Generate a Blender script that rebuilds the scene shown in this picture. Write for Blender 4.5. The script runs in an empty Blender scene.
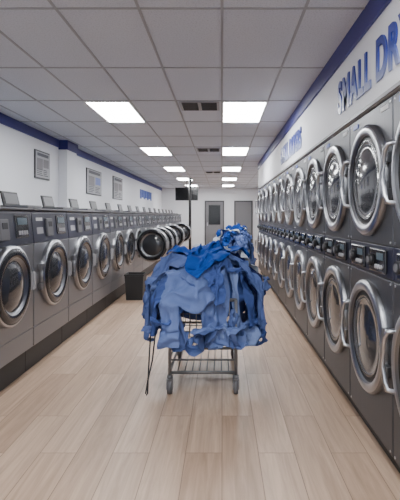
import bpy, bmesh, math, random
import numpy as np
from mathutils import Vector, Matrix, noise
random.seed(4); rng=np.random.default_rng(11)
S=bpy.context.scene
COL=S.collection

# ---------------------------------------------------------------- materials
def mat(name, col, rough=0.5, metal=0.0, coat=0.0, bump=None, emit=None, spec=None):
    m=bpy.data.materials.new(name); m.use_nodes=True
    nt=m.node_tree; b=nt.nodes['Principled BSDF']
    b.inputs['Base Color'].default_value=(*col,1)
    b.inputs['Roughness'].default_value=rough
    b.inputs['Metallic'].default_value=metal
    b.inputs['Coat Weight'].default_value=coat
    if spec is not None: b.inputs['Specular IOR Level'].default_value=spec
    if emit:
        b.inputs['Emission Color'].default_value=(*emit[0],1)
        b.inputs['Emission Strength'].default_value=emit[1]
    if bump:
        sc,st,stretch=bump
        tc=nt.nodes.new('ShaderNodeTexCoord'); mp=nt.nodes.new('ShaderNodeMapping')
        mp.inputs['Scale'].default_value=stretch
        n=nt.nodes.new('ShaderNodeTexNoise'); n.inputs['Scale'].default_value=sc; n.inputs['Detail'].default_value=4
        bp=nt.nodes.new('ShaderNodeBump'); bp.inputs['Strength'].default_value=st; bp.inputs['Distance'].default_value=0.01
        nt.links.new(tc.outputs['Object'],mp.inputs['Vector']); nt.links.new(mp.outputs[0],n.inputs['Vector'])
        nt.links.new(n.outputs[0],bp.inputs['Height']); nt.links.new(bp.outputs[0],b.inputs['Normal'])
    return m

M={}
M['steel']=mat('brushed_steel',(0.105,0.107,0.118),0.42,0.75,bump=(60,0.05,(1,1,0.05)))
M['wsteel']=mat('washer_steel',(0.26,0.262,0.278),0.42,0.8,bump=(60,0.05,(1,0.05,1)))
M['chrome']=mat('chrome',(0.52,0.53,0.56),0.30,1.0)
M['chromed']=mat('satin_chrome',(0.27,0.275,0.29),0.36,1.0)
M['black']=mat('black_rubber',(0.015,0.015,0.017),0.5)
M['blackg']=mat('black_gloss',(0.012,0.012,0.016),0.22,coat=0.3)
M['glass']=mat('door_glass',(0.03,0.032,0.038),0.12,0.0,coat=0.5)
M['drum']=mat('drum_metal',(0.22,0.22,0.23),0.3,0.9)
M['navy']=mat('control_panel',(0.018,0.02,0.042),0.35)
M['label']=mat('label_white',(0.6,0.6,0.62),0.5)
M['bluelab']=mat('label_blue',(0.05,0.10,0.42),0.4)
M['lcd']=mat('lcd',(0.10,0.14,0.17),0.2)
M['grey']=mat('grey_plastic',(0.11,0.11,0.12),0.45)
M['lgrey']=mat('light_grey_plastic',(0.32,0.32,0.34),0.45)
M['cartm']=mat('cart_wire',(0.24,0.24,0.25),0.4,0.6)
M['wall']=mat('wall_paint',(0.85,0.86,0.90),0.6,bump=(40,0.05,(1,1,1)))
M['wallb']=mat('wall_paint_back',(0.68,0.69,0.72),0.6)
M['trim']=mat('trim_blue',(0.03,0.03,0.19),0.45)
M['grid']=mat('ceiling_grid',(0.34,0.35,0.38),0.5)
M['door']=mat('door_paint',(0.16,0.16,0.17),0.5)
M['frame']=mat('door_frame',(0.06,0.06,0.065),0.5)
M['paper']=mat('notice_paper',(0.42,0.42,0.44),0.6)
M['ink']=mat('notice_print',(0.10,0.10,0.12),0.6)
M['photo1']=mat('notice_picture',(0.22,0.21,0.22),0.6)
M['screen']=mat('tv_screen',(0.01,0.01,0.012),0.12)
M['lamp']=mat('light_diffuser',(0.9,0.9,0.9),0.5,emit=((0.97,0.985,1.0),30.0))
M['lampframe']=mat('light_frame',(0.7,0.7,0.7),0.4)

def floor_mat():
    m=bpy.data.materials.new('wood_plank_floor'); m.use_nodes=True
    nt=m.node_tree; N=nt.nodes; L=nt.links; b=N['Principled BSDF']
    tc=N.new('ShaderNodeTexCoord'); mp=N.new('ShaderNodeMapping'); mp.inputs['Rotation'].default_value=(0,0,math.radians(90))
    L.new(tc.outputs['Object'],mp.inputs['Vector'])
    br=N.new('ShaderNodeTexBrick'); br.offset=0.37; br.offset_frequency=2
    br.inputs['Scale'].default_value=1; br.inputs['Brick Width'].default_value=1.3; br.inputs['Row Height'].default_value=0.215
    br.inputs['Mortar Size'].default_value=0.0022; br.inputs['Mortar Smooth'].default_value=0.2; br.inputs['Bias'].default_value=0
    br.inputs['Color1'].default_value=(0.42,0.288,0.202,1); br.inputs['Color2'].default_value=(0.54,0.39,0.288,1)
    br.inputs['Mortar'].default_value=(0.19,0.12,0.08,1)
    L.new(mp.outputs[0],br.inputs['Vector'])
    mp2=N.new('ShaderNodeMapping'); mp2.inputs['Scale'].default_value=(16,0.9,1)
    L.new(tc.outputs['Object'],mp2.inputs['Vector'])
    add=N.new('ShaderNodeVectorMath'); add.operation='MULTIPLY_ADD'; add.inputs[1].default_value=(30,30,30)
    L.new(br.outputs['Color'],add.inputs[0]); L.new(mp2.outputs[0],add.inputs[2])
    n=N.new('ShaderNodeTexNoise'); n.inputs['Scale'].default_value=1.6; n.inputs['Detail'].default_value=8; n.inputs['Roughness'].default_value=0.65; n.inputs['Distortion'].default_value=0.7
    L.new(add.outputs[0],n.inputs['Vector'])
    cr=N.new('ShaderNodeValToRGB'); cr.color_ramp.elements[0].position=0.32; cr.color_ramp.elements[0].color=(0.72,0.69,0.66,1)
    cr.color_ramp.elements[1].position=0.66; cr.color_ramp.elements[1].color=(1.1,1.1,1.1,1)
    L.new(n.outputs[0],cr.inputs[0])
    mx=N.new('ShaderNodeMix'); mx.data_type='RGBA'; mx.blend_type='MULTIPLY'; mx.inputs[0].default_value=1
    L.new(br.outputs['Color'],mx.inputs[6]); L.new(cr.outputs[0],mx.inputs[7])
    L.new(mx.outputs[2],b.inputs['Base Color'])
    b.inputs['Roughness'].default_value=0.4
    bp=N.new('ShaderNodeBump'); bp.inputs['Strength'].default_value=0.15; bp.inputs['Distance'].default_value=0.003; bp.invert=True
    L.new(br.outputs['Fac'],bp.inputs['Height']); L.new(bp.outputs[0],b.inputs['Normal'])
    return m
M['floor']=floor_mat()

def tile_mat():
    m=bpy.data.materials.new('ceiling_tile'); m.use_nodes=True
    nt=m.node_tree; N=nt.nodes; L=nt.links; b=N['Principled BSDF']
    tc=N.new('ShaderNodeTexCoord'); n=N.new('ShaderNodeTexNoise'); n.inputs['Scale'].default_value=90; n.inputs['Detail'].default_value=3
    L.new(tc.outputs['Object'],n.inputs['Vector'])
    cr=N.new('ShaderNodeValToRGB'); cr.color_ramp.elements[0].position=0.35; cr.color_ramp.elements[0].color=(0.52,0.55,0.61,1)
    cr.color_ramp.elements[1].position=0.5; cr.color_ramp.elements[1].color=(0.62,0.65,0.72,1)
    L.new(n.outputs[0],cr.inputs[0]); L.new(cr.outputs[0],b.inputs['Base Color']); b.inputs['Roughness'].default_value=0.9
    return m
M['tile']=tile_mat()

# ---------------------------------------------------------------- builder
class B:
    def __init__(s): s.bm=bmesh.new(); s.mats=[]
    def mi(s,k):
        m=M[k] if isinstance(k,str) else k
        if m not in s.mats: s.mats.append(m)
        return s.mats.index(m)
    def box(s,x0,x1,y0,y1,z0,z1,k,bev=0.0,mtx=None):
        t=bmesh.new(); bmesh.ops.create_cube(t,size=1)
        bmesh.ops.scale(t,vec=(x1-x0,y1-y0,z1-z0),verts=t.verts)
        bmesh.ops.translate(t,vec=((x0+x1)/2,(y0+y1)/2,(z0+z1)/2),verts=t.verts)
        if bev: bmesh.ops.bevel(t,geom=list(t.edges),offset=bev,segments=2,affect='EDGES',profile=0.5)
        s.merge(t,k,mtx)
    def merge(s,t,k,mtx=None,smooth=False):
        if mtx: bmesh.ops.transform(t,matrix=mtx,verts=t.verts)
        i=s.mi(k)
        mp={v:s.bm.verts.new(v.co) for v in t.verts}
        for f in t.faces:
            try: g=s.bm.faces.new([mp[v] for v in f.verts]); g.material_index=i; g.smooth=smooth
            except ValueError: pass
        t.free()
    def cyl(s,p0,p1,r,k,seg=12,r2=None):
        p0=Vector(p0);p1=Vector(p1);d=p1-p0
        t=bmesh.new(); bmesh.ops.create_cone(t,cap_ends=True,segments=seg,radius1=r,radius2=r if r2 is None else r2,depth=d.length)
        q=d.to_track_quat('Z','Y').to_matrix().to_4x4()
        i=s.mi(k)
        bmesh.ops.transform(t,matrix=Matrix.Translation((p0+p1)/2)@q,verts=t.verts)
        mp={v:s.bm.verts.new(v.co) for v in t.verts}
        for f in t.faces:
            g=s.bm.faces.new([mp[v] for v in f.verts]); g.material_index=i; g.smooth=len(f.verts)==4
        t.free()
    def tube(s,pts,r,k,seg=8,closed=False):
        pts=[Vector(p) for p in pts]; n=len(pts); rings=[]
        i=s.mi(k)
        up=Vector((0,0,1))
        for a in range(n):
            pa=pts[(a-1)%n] if (closed or a>0) else pts[a]; pb=pts[(a+1)%n] if (closed or a<n-1) else pts[a]
            d=(pb-pa).normalized()
            u=d.cross(up)
            if u.length<1e-3: u=d.cross(Vector((1,0,0)))
            u.normalize(); w=d.cross(u)
            rings.append([s.bm.verts.new(pts[a]+r*(math.cos(2*math.pi*j/seg)*u+math.sin(2*math.pi*j/seg)*w)) for j in range(seg)])
        for a in range(n if closed else n-1):
            A=rings[a];C=rings[(a+1)%n]
            for j in range(seg):
                f=s.bm.faces.new([A[j],A[(j+1)%seg],C[(j+1)%seg],C[j]]); f.material_index=i; f.smooth=True
        if not closed:
            for rr in (rings[0],rings[-1]):
                f=s.bm.faces.new(rr); f.material_index=i
    def lathe(s,prof,c,seg=40,mtx=None):
        rings=[]
        T=mtx or Matrix.Identity(4)
        for r,x,k in prof:
            if r<1e-5: rings.append([s.bm.verts.new(T@Vector((c[0]+x,c[1],c[2])))])
            else: rings.append([s.bm.verts.new(T@Vector((c[0]+x,c[1]+r*math.cos(2*math.pi*j/seg),c[2]+r*math.sin(2*math.pi*j/seg)))) for j in range(seg)])
        for a in range(len(prof)-1):
            A=rings[a];C=rings[a+1];i=s.mi(prof[a][2])
            for j in range(seg):
                q=[A[j%len(A)],A[(j+1)%len(A)],C[(j+1)%len(C)],C[j%len(C)]]
                u=[]
                for v in q:
                    if v not in u: u.append(v)
                f=s.bm.faces.new(u); f.material_index=i; f.smooth=True
    def mesh(s,name):
        bmesh.ops.recalc_face_normals(s.bm,faces=s.bm.faces)
        me=bpy.data.meshes.new(name); s.bm.to_mesh(me); s.bm.free()
        for m in s.mats: me.materials.append(m)
        return me
    def obj(s,name,loc=(0,0,0),rz=0):
        return place(s.mesh(name),name,loc,rz)
def place(me,name,loc=(0,0,0),rz=0):
    o=bpy.data.objects.new(name,me); o.location=loc; o.rotation_euler=(0,0,rz); COL.objects.link(o); return o

# ---------------------------------------------------------------- room
XL,XR,XD,Y0,Y1,H=-2.8,1.86,0.91,-3.0,20.4,2.7
YD=11.0
def simple(name,*a,k,bev=0):
    b=B(); b.box(*a,k,bev); return b.obj(name)
simple('floor',XL-.15,XR+.15,Y0-.15,Y1+.15,-.1,0,k='floor')
simple('wall_left',XL-.15,XL,Y0-.15,Y1+.15,0,H,k='wall')
simple('wall_right',XR,XR+.15,Y0-.15,Y1+.15,0,H,k='wall')
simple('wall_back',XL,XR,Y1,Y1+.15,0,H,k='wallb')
simple('wall_bulkhead',XD,XR,Y0,YD,2.065,H,k='wall')
b=B()
b.box(XL,XR,Y0-.15,Y0,0,.35,'wall'); b.box(XL,XR,Y0-.15,Y0,2.5,H,'wall')
b.box(XL,XL+.2,Y0-.15,Y0,.35,2.5,'wall'); b.box(XR-.2,XR,Y0-.15,Y0,.35,2.5,'wall')
b.obj('wall_front')
b=B()
for x in np.linspace(XL+.2,XR-.2,5): b.box(x-.03,x+.03,Y0-.12,Y0-.05,.35,2.5,'frame')
b.box(XL+.2,XR-.2,Y0-.12,Y0-.05,.35,.42,'frame'); b.box(XL+.2,XR-.2,Y0-.12,Y0-.05,2.43,2.5,'frame')
b.obj('window_1')
simple('trim_1',XL,XL+.02,Y0,7.55,H-.13,H,k='trim')
simple('trim_2',XL,XL+.02,8.05,Y1,H-.13,H,k='trim')
simple('trim_3',XD-.02,XD,Y0,YD+.02,H-.145,H,k='trim')
simple('trim_4',XD-.012,XD,Y0,YD,2.065,2.085,k='lgrey')
b=B(); b.box(XL,XL+.14,7.55,8.05,0,H,'wall'); b.box(XL+.14,XL+.16,7.53,8.07,H-.16,H,'trim'); b.box(XL,XL+.16,7.53,7.55,H-.16,H,'trim'); b.obj('wall_column')
simple('baseboard_back',-.68+.8,.55,Y1-.02,Y1,0,.12,k='frame')

PX,PY=0.52,1.10; GY=4.95
b=B(); b.box(XL-.15,XR+.15,Y0-.15,Y1+.15,H,H+.1,'tile'); b.obj('ceiling')
b=B()
x=PX*math.ceil(XL/PX)
while x<XR: b.box(x-.009,x+.009,Y0,Y1,H-.006,H,'grid'); x+=PX
y=GY-PY*7
while y<Y1: b.box(XL,XR,y-.009,y+.009,H-.0055,H,'grid'); y+=PY
b.obj('ceiling_grid')
b=B()
b.box(0.012,PX-.012,.012,PY-.012,-.012,-.007,'lamp')
for a in ((0,.02,0,PY),(PX-.02,PX,0,PY),(.02,PX-.02,0,.02),(.02,PX-.02,PY-.02,PY)): b.box(*a,-.018,-.006,'lampframe')
lm=b.mesh('ceiling_light')
for i in range(-2,5):
    y=GY+3.3*i
    for x in (-3*PX,0.0):
        if i==-1: continue
        if y+PY<Y1: place(lm,'ceiling_light',(x,y,H))
for x in (-3*PX,0.0): place(lm,'ceiling_light',(x,GY-4*PY,H))
b=B()
b.box(0,.46,0,.40,-.012,-.006,'lgrey')
for j in range(8):
    b.box(.03,.21,.03+j*.045,.05+j*.045,-.02,-.012,'black'); b.box(.25,.43,.03+j*.045,.05+j*.045,-.02,-.012,'black')
vm=b.mesh('air_vent')
place(vm,'air_vent',(-.49,4.98,H)); place(vm,'air_vent',(-.49,8.4,H)); place(vm,'air_vent',(-.49,12.8,H))

def bdoor(name,x0,x1,glass):
    b=B(); z=2.05; Y=Y1-.004
    b.box(x0-.06,x0,Y-.05,Y,0,z+.06,'frame'); b.box(x1,x1+.06,Y-.05,Y,0,z+.06,'frame'); b.box(x0,x1,Y-.05,Y,z,z+.06,'frame')
    b.box(x0,x1,Y-.035,Y,0.005,z,'door')
    if glass: b.box(x0+.12,x1-.12,Y-.04,Y-.034,1.0,1.9,'screen')
    b.box(x0+.05,x0+.08,Y-.08,Y-.03,.95,1.1,'chrome'); b.obj(name)
bdoor('door_1',-.74,.04,True); bdoor('door_2',.62,1.36,False)

b=B(); b.box(-1.9,-.98,17.9,17.95,2.03,2.56,'blackg',.01); b.box(-1.87,-1.01,17.893,17.901,2.07,2.53,'screen')
b.cyl((-1.44,17.97,2.5),(-1.44,17.97,H),.025,'black'); b.obj('television')
b=B(); b.cyl((-1.09,15,0),(-1.09,15,H),.045,'black'); b.cyl((-1.09,15,0),(-1.09,15,.02),.09,'black'); b.cyl((-1.09,15,H-.02),(-1.09,15,H),.09,'black')
b.obj('support_pole')

# notices on left wall
for q,(ya,yb,za,zb) in enumerate(((6.55,7.1,1.97,2.40),(9.05,10.15,1.86,2.40),(11.25,12.3,1.84,2.43))):
    b=B(); b.box(XL,XL+.02,ya,yb,za,zb,'frame'); b.box(XL+.02,XL+.024,ya+.02,yb-.02,za+.02,zb-.02,'paper')
    w=yb-ya; h=zb-za; e=XL+.024
    b.box(e,e+.002,ya+w*.12,yb-w*.12,zb-.03-h*.13,zb-.04,'ink')
    b.box(e,e+.002,ya+w*.10,ya+w*.48,za+h*.34,zb-h*.28,'photo1'); b.box(e,e+.002,ya+w*.54,yb-w*.10,za+h*.42,zb-h*.28,'bluelab' if q==1 else 'photo1')
    rr=random.Random(q)
    for r in range(4):
        z=za+.05+r*h*.065
        b.box(e,e+.002,ya+w*.1,ya+w*rr.uniform(.35,.5),z,z+h*.03,'ink'); b.box(e,e+.002,ya+w*.54,ya+w*rr.uniform(.7,.9),z,z+h*.03,'ink')
    b.obj('wall_poster')
b=B()
for j in range(7): b.box(XL,XL+.02,15.0+j*.36,15.25+j*.36,2.0+(.05 if j%2 else 0),2.32,'bluelab',.005)
b.obj('wall_sign_mark')

def sign_mat():
    m=bpy.data.materials.new('sign_letters'); m.use_nodes=True; nt=m.node_tree; N=nt.nodes; L=nt.links
    tc=N.new('ShaderNodeTexCoord'); sp=N.new('ShaderNodeSeparateXYZ'); L.new(tc.outputs['Object'],sp.inputs[0])
    mr=N.new('ShaderNodeMapRange'); mr.inputs['From Min'].default_value=0; mr.inputs['From Max'].default_value=.23; L.new(sp.outputs['Y'],mr.inputs[0])
    cr=N.new('ShaderNodeValToRGB'); e=cr.color_ramp.elements
    e[0].position=0; e[0].color=(.26,.30,.50,1); e[1].position=1; e[1].color=(.03,.05,.28,1)
    for p,c in ((.3,(.10,.14,.42,1)),(.55,(.03,.05,.30,1))):
        q=e.new(p); q.color=c
    L.new(mr.outputs[0],cr.inputs[0]); L.new(cr.outputs[0],N['Principled BSDF'].inputs['Base Color'])
    N['Principled BSDF'].inputs['Roughness'].default_value=.4; return m
SM=sign_mat()
def sign(y,z,size,sx):
    c=bpy.data.curves.new('dryers_sign','FONT'); c.body='SMALL DRYERS'; c.size=size; c.extrude=.005; c.offset=.010; c.space_character=1.12; c.shear=0
    c.materials.append(SM)
    o=bpy.data.objects.new('dryers_sign',c); o.location=(XD-.007,y,z); o.rotation_euler=(math.pi/2,0,-math.pi/2); o.scale=(sx,1,1); COL.objects.link(o)
sign(3.42,2.19,.33,.72); sign(6.75,2.19,.33,.72)

# ---------------------------------------------------------------- stacked dryer
DW=0.785
def dryer_mesh():
    b=B(); h=DW/2-.003
    b.box(.05,.93,-h,h,0,.1,'black')
    b.box(0.012,.93,-h,h,.1,2.05,'steel')
    b.box(-.006,.012,-h+.004,h-.004,.11,1.05,'steel',.006)
    b.box(-.006,.012,-h+.004,h-.004,1.235,2.045,'steel',.006)
    b.box(-.002,.012,-h+.004,h-.004,1.055,1.23,'navy',.004)
    for s in (-1,1):
        cy=s*.18
        b.box(-.02,-.002,cy-.13,cy+.13,1.075,1.21,'blackg',.006)
        b.box(-.024,-.019,cy-.10,cy-.01,1.15,1.19,'lcd')
        for j in range(3): b.cyl((-.019,cy-.085+j*.04,1.11),(-.03,cy-.085+j*.04,1.11),.013,'lgrey',10)
        b.cyl((-.019,cy+.07,1.14),(-.045,cy+.07,1.14),.035,'black',16)
        b.cyl((-.044,cy+.07,1.14),(-.052,cy+.07,1.14),.022,'grey',16)
    b.box(-.010,-.005,-.33,-.22,1.99,2.015,'label'); b.box(-.011,-.006,.2,.3,1.985,2.015,'bluelab')
    for cz in (.66,1.62):
        prof=[(.348,0,'chromed'),(.348,-.022,'chromed'),(.338,-.034,'chrome'),(.312,-.040,'chrome'),(.288,-.036,'chromed'),(.280,-.020,'black'),
              (.262,-.018,'black'),(.25,-.024,'blackg'),(.236,-.022,'grey'),(.228,-.016,'glass'),(.19,-.022,'glass'),(.12,-.032,'glass'),(.05,-.037,'glass'),(0,-.038,'glass')]
        prof=[(r*.985,x-.004,k) for r,x,k in prof]
        b.lathe(prof,(0,0,cz),44)
        hb=[]
        for a in np.linspace(-.5,.5,9):
            r=.325; hb.append((-.070-.012*math.cos(a*2.4),r*math.cos(a)+.01,cz+r*math.sin(a)*.95))
        hb=[(-.03,hb[0][1]-.01,hb[0][2]-.01)]+hb+[(-.03,hb[-1][1]-.01,hb[-1][2]+.01)]
        b.tube(hb,.014,'chrome',8)
        for dz in (-.1,.1): b.box(-.035,0,-.375,-.32,cz+dz-.03,cz+dz+.03,'chromed',.006)
    for z in (.13,1.03,1.255,2.02):
        for y in (-.36,.36): b.cyl((-.005,y,z),(-.009,y,z),.007,'chrome',8)
    return b.mesh('stacked_dryer')
dm=dryer_mesh()
for k in range(-5,12): place(dm,'stacked_dryer',(XD+.006,1.95+DW*k,0))

# ---------------------------------------------------------------- washer
WW=0.90
def washer_mesh(op):
    b=B(); h=WW/2-.004; cz=.84
    b.box(.07,.80,-h,h,0,.22,'black')
    b.box(.01,.80,-h,h,.22,1.15,'wsteel',.012)
    b.box(-.004,.01,-h+.006,h-.006,.235,.40,'wsteel',.005)
    b.box(-.004,.01,-h+.006,h-.006,.405,1.15,'wsteel',.005)
    b.box(.02,.80,-h,h,1.15,1.45,'wsteel',.012)
    T=Matrix.Translation((0,0,1.155))@Matrix.Rotation(math.radians(6),4,'Y')
    b.box(-.008,.03,-h+.004,h-.004,0,.295,'navy',.006,T)
    b.box(-.014,-.007,-.36,-.12,.06,.25,'blackg',.004,T)
    b.box(-.018,-.013,-.33,-.16,.17,.23,'lcd',0,T)
    for j in range(4):
        b.box(-.020,-.013,-.33+j*.045,-.30+j*.045,.085,.12,'lgrey',.002,T)
    b.box(-.03,-.007,.02,.16,.05,.22,'grey',.006,T); b.box(-.034,-.029,.05,.13,.14,.19,'black',0,T)
    b.box(-.010,-.007,.22,.36,.20,.23,'label',0,T); b.box(-.010,-.007,.22,.36,.08,.14,'lgrey',0,T)
    b.box(-.008,.80,-h,h,1.45,1.47,'grey',.006)
    b.box(.08,.34,.06,.38,1.47,1.50,'grey',.008)
    T2=Matrix.Translation((.30,.22,1.495))@Matrix.Rotation(math.radians(14),4,'Y')
    b.box(-.008,.008,-.16,.16,0,.14,'black',.006,T2); b.box(-.012,-.007,-.13,.13,.02,.12,'grey',0,T2)
    prof=[(.325,.0,'chromed'),(.325,-.03,'chromed'),(.316,-.042,'chrome'),(.302,-.045,'black'),(.292,-.05,'blackg'),(.262,-.060,'blackg'),(.228,-.055,'chromed'),
          (.212,-.035,'chromed'),(.202,-.03,'glass'),(.19,-.034,'glass'),(.16,-.05,'glass'),(.11,-.062,'glass'),(.05,-.068,'glass'),(0,-.07,'glass')]
    T=None
    if op:
        b.lathe([(.30,-.006,'chromed'),(.285,-.03,'black'),(.25,-.02,'black'),(.24,-.008,'drum'),(0,-.008,'glass')],(0,0,cz),40)
        T=Matrix.Translation((-.02,.335,cz))@Matrix.Rotation(math.radians(-96),4,'Z')@Matrix.Translation((0,-.335,-cz))
        b.lathe([(.325,.0,'chromed'),(.29,.02,'black'),(.25,.03,'drum'),(.215,.05,'drum'),(.2,.06,'glass'),(0,.075,'glass')],(0,0,cz),40,T)
    b.lathe(prof,(-.002,0,cz),44,T)
    t=bmesh.new(); bmesh.ops.create_cube(t,size=1); bmesh.ops.scale(t,vec=(.045,.05,.16),verts=t.verts); bmesh.ops.bevel(t,geom=list(t.edges),offset=.012,segments=2,affect='EDGES')
    b.merge(t,'lgrey',(T or Matrix.Identity(4))@Matrix.Translation((-.06,-.31,cz)))
    if not op:
        for dz in (-.09,.09): b.box(-.04,.0,.31,.36,cz+dz-.03,cz+dz+.03,'grey',.006)
    else: b.box(-.045,.0,.31,.36,cz-.12,cz+.12,'grey',.006)
    return b.mesh('front_load_washer')
wm=washer_mesh(False); wo=washer_mesh(True)
for k in range(-5,17):
    op=k in (6,7,8,10,13)
    place(wo if op else wm,'front_load_washer',(-1.695,3.5+WW*k,0),math.pi)

b=B()
t=bmesh.new(); bmesh.ops.create_cone(t,cap_ends=False,segments=4,radius1=.19,radius2=.225,depth=.42)
bmesh.ops.rotate(t,cent=(0,0,0),matrix=Matrix.Rotation(math.pi/4,3,'Z'),verts=t.verts)
bmesh.ops.translate(t,vec=(0,0,.21),verts=t.verts); b.merge(t,'black')
b.box(-.13,.13,-.13,.13,.0,.02,'black'); b.box(-.165,.165,-.165,-.145,.40,.43,'black',.005); b.box(-.165,.165,.145,.165,.40,.43,'black',.005)
b.box(-.165,-.145,-.145,.145,.40,.43,'black',.005); b.box(.145,.165,-.145,.145,.40,.43,'black',.005)
b.obj('waste_bin',(-1.46,7.45,0))

# ---------------------------------------------------------------- laundry cart
def cart_mesh():
    b=B(); w,l=.26,.42; zb=.36; K='cartm'
    for sx in (-1,1):
        for sy in (-1,1):
            x,y=sx*w,sy*l
            b.cyl((x,y,.13),(x,y,.74),.013,K)
            b.cyl((x,y,.115),(x,y,.15),.022,'grey')
            for q in (-.022,.022): b.box(x+q-.003,x+q+.003,y-.03,y+.03,.045,.125,'chromed')
            b.box(x-.025,x+.025,y-.03,y+.03,.118,.126,'chromed')
            b.cyl((x-.017,y+.012,.06),(x+.017,y+.012,.06),.06,'grey',20)
            b.cyl((x-.019,y+.012,.06),(x+.019,y+.012,.06),.03,'lgrey',14)
            b.cyl((x-.028,y+.012,.06),(x+.028,y+.012,.06),.008,'chrome',8)
    for z,r in ((.17,.013),(.27,.008),(zb,.011),(.74,.013)):
        b.tube([(-w,-l,z),(w,-l,z),(w,l,z),(-w,l,z)],r,K,8,True)
    for i in range(1,9): b.tube([(-w+i*2*w/9,-l,zb),(-w+i*2*w/9,l,zb)],.004,K,6)
    for i in range(1,9): b.tube([(-w+i*2*w/9,-l,.17),(-w+i*2*w/9,l,.17)],.004,K,6)
    for s in (-1,1):
        for i in range(1,10): b.tube([(-w+i*2*w/10,s*l,zb),(-w+i*2*w/10,s*l,.74)],.004,K,6)
        for i in range(1,14): b.tube([(s*w,-l+i*2*l/14,zb),(s*w,-l+i*2*l/14,.74)],.004,K,6)
    for z in (.45,.54,.63): b.tube([(-w,-l,z),(w,-l,z),(w,l,z),(-w,l,z)],.004,K,6,True)
    return b.mesh('laundry_cart')
cm=cart_mesh()

# ---------------------------------------------------------------- clothes heap (position based cloth, numpy)
NT,NP=240,120
C0=np.array([0,0,.77])
th=(np.arange(NT)+.5)/NT*2*np.pi; ph=(np.arange(NP)+.5)/NP*np.pi
TT,PP=np.meshgrid(th,ph)
D=np.stack([np.sin(PP)*np.cos(TT),np.sin(PP)*np.sin(TT),np.cos(PP)],-1)
up=D[...,2]>0
pw=np.where(up,1.75,2.2); cz=np.where(up,.29,.27)
R=(np.abs(D[...,0]/.385)**pw+np.abs(D[...,1]/.46)**pw+np.abs(D[...,2]/cz)**pw)**(-1/pw)
def lumps(amp,nb,seed):
    """soft random bumps: bundled cloth beneath the next garments"""
    r=np.random.default_rng(seed); out=np.zeros_like(R)
    for _ in range(nb):
        d=r.normal(size=3); d[2]=abs(d[2])*.8-.2; d/=np.linalg.norm(d)
        ax=r.normal(size=3); ax-=ax@d*d; ax/=np.linalg.norm(ax); ay=np.cross(d,ax)
        sx=r.uniform(.07,.14); sy=sx*r.uniform(1.3,3.0)
        u=D@ax; v=D@ay; f=D@d
        g=np.exp(-((u/sx)**2+(v/sy)**2))*(f>0)
        out=np.maximum(out,g*amp*r.uniform(.5,1))
    return out
R+=lumps(.08,30,1)
Rcore=R.copy()
def sample(P):
    d=P-C0; r=np.linalg.norm(d,axis=-1)+1e-9
    t=(np.arctan2(d[...,1],d[...,0])%(2*np.pi))/(2*np.pi)*NT-.5; f=np.arccos(np.clip(d[...,2]/r,-1,1))/np.pi*NP-.5
    t0=np.floor(t).astype(int); f0=np.floor(f).astype(int); a=t-t0; c=f-f0
    f0c=np.clip(f0,0,NP-1); f1=np.clip(f0+1,0,NP-1); t0m=t0%NT; t1=(t0+1)%NT
    rr=(R[f0c,t0m]*(1-a)+R[f0c,t1]*a)*(1-c)+(R[f1,t0m]*(1-a)+R[f1,t1]*a)*c
    return r,rr,d/r[...,None],f0c,t0m
cs=.018; GW,GH=60,34
mask=np.zeros((GH,GW),bool); mask[:, 18:42]=True; mask[GH-11:GH-1,:]=True
mask[GH-1,26:34]=False
towel=np.zeros((GH,GW),bool); towel[4:30,20:37]=True; towel&=mask
cons=[]
def addc(di,dj,rest,st,unil=False):
    for ph_ in (0,1):
        I=np.arange(GH); J=np.arange(GW)
        if di>0: I=I[((I//di)%2)==ph_]; I=I[I+di<GH]; J=J[(J+dj>=0)&(J+dj<GW)]
        else: J=J[((J//dj)%2)==ph_]; J=J[J+dj<GW]
        ii,jj=np.meshgrid(I,J,indexing='ij'); ii=ii.ravel();jj=jj.ravel()
        ok=mask[ii,jj]&mask[ii+di,jj+dj]; ii=ii[ok];jj=jj[ok]
        cons.append(((ii,jj),(ii+di,jj+dj),rest,st,unil))
addc(0,1,cs,1);addc(1,0,cs,1);addc(1,1,cs*1.414,.5);addc(1,-1,cs*1.414,.5);addc(0,2,cs*1.8,.2,True);addc(2,0,cs*1.8,.2,True)
def ridged(v): return max(0,1-2.6*abs(noise.noise(v)))
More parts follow.
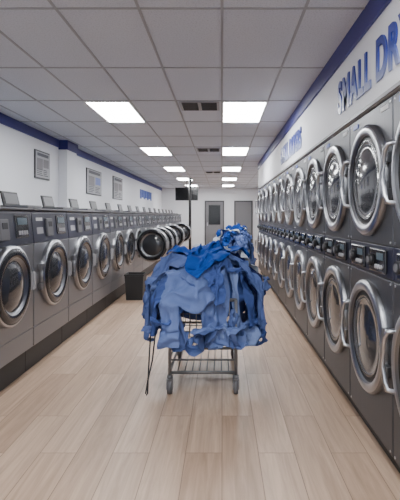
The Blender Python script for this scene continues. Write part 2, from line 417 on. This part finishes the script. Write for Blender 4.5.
def drop_shirt(shirt,extra,seed,mk0):
    global R
    u=(np.arange(GW)-GW/2)*cs; v=(np.arange(GH)-GH/2)*cs; U,V=np.meshgrid(u,v)
    cx,cy,ang,sc=shirt; P=np.zeros((GH,GW,3))
    ca,sa=math.cos(ang),math.sin(ang)
    p1,p2,p3=rng.uniform(0,6.28,3)
    ax=rng.uniform(.40,.62); ay=rng.uniform(.48,.76)
    X=U*ax*sc+.02*np.sin(V*18+p1)+.07*np.sin(V*8+p3); Y=V*ay*sc+.02*np.sin(U*18+p2)+.10*np.sin(U*6+p3)
    P[...,0]=cx+ca*X-sa*Y; P[...,1]=cy+sa*X+ca*Y
    e=np.clip((P[...,0]/.48)**2+(P[...,1]/.58)**2,0,1.5)
    P[...,2]=.86+.34*(1-e)+.08+.004*extra
    k1=rng.uniform(30,48); p1,p2=rng.uniform(0,6.28,2)
    P[...,2]+=.04*np.sin(U*k1+p1+2*np.sin(V*9+p2))+.03*np.sin(V*28+p2+2*np.sin(U*8))
    Q=P.copy(); th_=.007
    dt=.018
    zf=.47+.08*np.sin(np.arange(GW)[None,:]*.22+extra*1.3)+.0*np.arange(GH)[:,None]
    for step in range(48):
        Vv=np.clip((P-Q)*.96,-.03,.03)
        Q=P.copy(); P=P+Vv; P[...,2]-=9.8*dt*dt
        for it in range(4):
            for a,bb,rest,st,unil in cons:
                A=P[a];Bv=P[bb]; d=Bv-A; L=np.sqrt((d*d).sum(-1))+1e-9
                ee=(L-rest)/L*.5*st
                if unil: ee=np.minimum(ee,0)
                c=d*ee[...,None]; P[a]=A+c; P[bb]=Bv-c
            if it%2:
                r,rr,dn,_,_=sample(P); pen=(rr+th_)-r
                P=P+dn*np.maximum(pen,0)[...,None]
        r,rr,dn,_,_=sample(P); hit=(rr+th_+.003-r)>0
        P=np.where(hit[...,None],Q*.5+P*.5,P); Q=np.where(hit[...,None],P,Q)
        r,rr,dn,_,_=sample(P); P=P+dn*np.maximum(rr+th_-r,0)[...,None]
        P[...,2]=np.maximum(P[...,2],zf)
    an=rng.uniform(0,3.14); r,rr,dn,_,_=sample(P)
    ca,sa=math.cos(an),math.sin(an)
    for a in range(GH):
        for c in range(GW):
            if mask[a,c]:
                uu=(c*ca+a*sa)*cs; vv=(-c*sa+a*ca)*cs
                wx=.05*noise.noise(Vector((uu*6,vv*6,seed*2.7)))
                dsp=.030*ridged(Vector(((uu+wx)*10,vv*3,seed*3.3)))+.012*ridged(Vector((uu*6,(vv+wx)*17,seed*1.3+9)))
                P[a,c]+=dn[a,c]*dsp
    M2=(P[:-1,:-1]+P[1:,:-1]+P[:-1,1:]+P[1:,1:])/4; m2=mk0[:-1,:-1]&mk0[1:,:-1]&mk0[:-1,1:]&mk0[1:,1:]
    T=np.zeros_like(R)
    E1=(P[:-1]+P[1:])/2; e1=mk0[:-1]&mk0[1:]; E2=(P[:,:-1]+P[:,1:])/2; e2=mk0[:,:-1]&mk0[:,1:]
    for PPt,mk in ((P,mk0),(M2,m2),(E1,e1),(E2,e2)):
        r,rr,dn,fi,ti=sample(PPt); near=mk&(r<rr+.075)
        np.maximum.at(T,(fi[near],ti[near]),(r[near]+.002))
    T2=np.maximum.reduce([T,np.roll(T,1,1)*.995,np.roll(T,-1,1)*.995])
    N=np.maximum(R,T2); K=N.copy()
    K=(np.roll(K,1,1)+np.roll(K,-1,1)+2*K)/4
    K[1:-1]=(K[:-2]+K[2:]+2*K[1:-1])/4
    R=np.maximum(R,K*.5+N*.5)
    return P
def cloth(name,col,rough=.85):
    m=bpy.data.materials.new(name); m.use_nodes=True; nt=m.node_tree; N=nt.nodes; L=nt.links; b=N['Principled BSDF']
    tc=N.new('ShaderNodeTexCoord'); n=N.new('ShaderNodeTexNoise'); n.inputs['Scale'].default_value=7; n.inputs['Detail'].default_value=4
    L.new(tc.outputs['Object'],n.inputs['Vector'])
    mx=N.new('ShaderNodeMix'); mx.data_type='RGBA'; mx.inputs[6].default_value=(*[c*.92 for c in col],1); mx.inputs[7].default_value=(*[min(1,c*1.08) for c in col],1)
    L.new(n.outputs[0],mx.inputs[0]); L.new(mx.outputs[2],b.inputs['Base Color'])
    b.inputs['Roughness'].default_value=rough; b.inputs['Specular IOR Level'].default_value=.25
    n2=N.new('ShaderNodeTexNoise'); n2.inputs['Scale'].default_value=20; n2.inputs['Detail'].default_value=2; n2.inputs['Distortion'].default_value=1
    L.new(tc.outputs['Object'],n2.inputs['Vector'])
    bp=N.new('ShaderNodeBump'); bp.inputs['Strength'].default_value=.35; bp.inputs['Distance'].default_value=.01
    L.new(n2.outputs[0],bp.inputs['Height']); L.new(bp.outputs[0],b.inputs['Normal'])
    return m
CM=[cloth('shirt_slate_blue',(.10,.15,.36)),cloth('shirt_mid_blue',(.05,.09,.28)),cloth('shirt_royal_blue',(.004,.06,.33)),
    cloth('shirt_navy',(.01,.018,.10)),cloth('shirt_pale',(.50,.54,.62)),cloth('shirt_periwinkle',(.13,.19,.42)),cloth('shirt_light_blue',(.18,.25,.48))]
def build_pile():
    global R
    V=[];F=[];FM=[]
    for i in range(NP):
        for j in range(NT): V.append(tuple(C0+D[i,j]*Rcore[i,j]*.98))
    for i in range(NP-1):
        for j in range(NT): F.append((i*NT+j,i*NT+(j+1)%NT,(i+1)*NT+(j+1)%NT,(i+1)*NT+j)); FM.append(1)
    F.append(tuple(range(NT))); FM.append(1); F.append(tuple((NP-1)*NT+j for j in range(NT))); FM.append(1)
    # (colour, angle, radius) from the bottom of the heap to the top; angle -90 deg faces the room entrance
    plan=[(0,0,.35),(1,120,.35),(0,240,.35),(5,-60,.38),(3,60,.3),(0,180,.38),
          (5,-120,.40),(1,-30,.40),(0,90,.38),(0,-90,.42),(1,30,.38),(5,160,.38),
          (1,-140,.38),(6,-50,.40),(0,110,.36),(0,-165,.38),(5,-85,.38),(3,10,.30),
          (0,-25,.38),(5,-115,.36),(2,60,.25),(1,-70,.28),(4,5,.26),(0,-150,.28),(2,-75,.17),(4,75,.13),(2,-120,.06)]
    for s,(ci,ad,rad) in enumerate(plan):
        if s and s%3==0: R+=lumps(.030,8,50+s)
        ang=rng.uniform(0,6.28); sc=rng.uniform(.85,1); a2=math.radians(ad)+rng.uniform(-.15,.15)
        mk0=towel if ci==4 or s==len(plan)-1 else mask
        G=drop_shirt((rad*math.cos(a2)*.95,rad*math.sin(a2)*1.12,ang,sc),s,s,mk0)
        idx=-np.ones((GH,GW),int)
        gi=np.gradient(G,axis=0); gj=np.gradient(G,axis=1); nn=np.cross(gj,gi); nn/=np.linalg.norm(nn,axis=-1,keepdims=True)+1e-9
        for a in range(GH):
            for c in range(GW):
                if mk0[a,c]: idx[a,c]=len(V); V.append(tuple(G[a,c]))
        for a in range(GH-1):
            for c in range(GW-1):
                if mk0[a,c] and mk0[a+1,c] and mk0[a,c+1] and mk0[a+1,c+1]:
                    F.append((idx[a,c],idx[a,c+1],idx[a+1,c+1],idx[a+1,c])); FM.append(ci)
        def patch(a0,a1,c0,c1,off):
            id2={}
            for a in range(a0,a1+1):
                for c in range(c0,c1+1):
                    if not mk0[a,c]: return
                    id2[a,c]=len(V); V.append(tuple(G[a,c]+nn[a,c]*off))
            for a in range(a0,a1):
                for c in range(c0,c1): F.append((id2[a,c],id2[a,c+1],id2[a+1,c+1],id2[a+1,c])); FM.append(ci)
        if mk0 is mask:
            for off in (.004,-.004):
                patch(0,GH-3,29,31,off); patch(GH-6,GH-2,24,28,off*1.8); patch(GH-6,GH-2,32,36,off*1.8)
                patch(GH-11,GH-2,0,3,off); patch(GH-11,GH-2,GW-4,GW-1,off)
    me=bpy.data.meshes.new('laundry_pile'); me.from_pydata(V,[],F)
    me.polygons.foreach_set('material_index',FM); me.polygons.foreach_set('use_smooth',[True]*len(F))
    for m in CM: me.materials.append(m)
    me.update(); return me
pm=build_pile()
def cart(x,y,rz,sc=1,sub=True):
    place(cm,'laundry_cart',(x,y,0),rz)
    o=place(pm,'laundry_pile',(x,y,0),rz); o.scale=(sc,sc,1)
    if sub:
        md=o.modifiers.new('sub','SUBSURF'); md.levels=1; md.render_levels=1
cart(-.15,3.88,.0)
cart(.22,8.9,math.pi+.1,.85,False)
cart(.38,12.2,.0,.8,False)

b=B()
b.tube([(-.50,3.42,.64),(-.54,3.41,.28),(-.575,3.40,.12),(-.59,3.40,.03),(-.585,3.40,.012),(-.575,3.40,.03),(-.57,3.41,.2),(-.55,3.44,.62)],.006,'black',6)
b.obj('tie_cord')

# ---------------------------------------------------------------- world / camera
w=bpy.data.worlds.new('W'); S.world=w; w.use_nodes=True
w.node_tree.nodes['Background'].inputs[0].default_value=(.88,.94,1,1); w.node_tree.nodes['Background'].inputs[1].default_value=2.3
cd=bpy.data.cameras.new('cam'); cd.sensor_fit='HORIZONTAL'; cd.sensor_width=36; cd.lens=39.6; cd.shift_x=-.055; cd.shift_y=-.085; cd.clip_start=.05
co=bpy.data.objects.new('camera',cd); co.location=(0,0,1.4); co.rotation_euler=(math.pi/2,0,0); COL.objects.link(co); S.camera=co
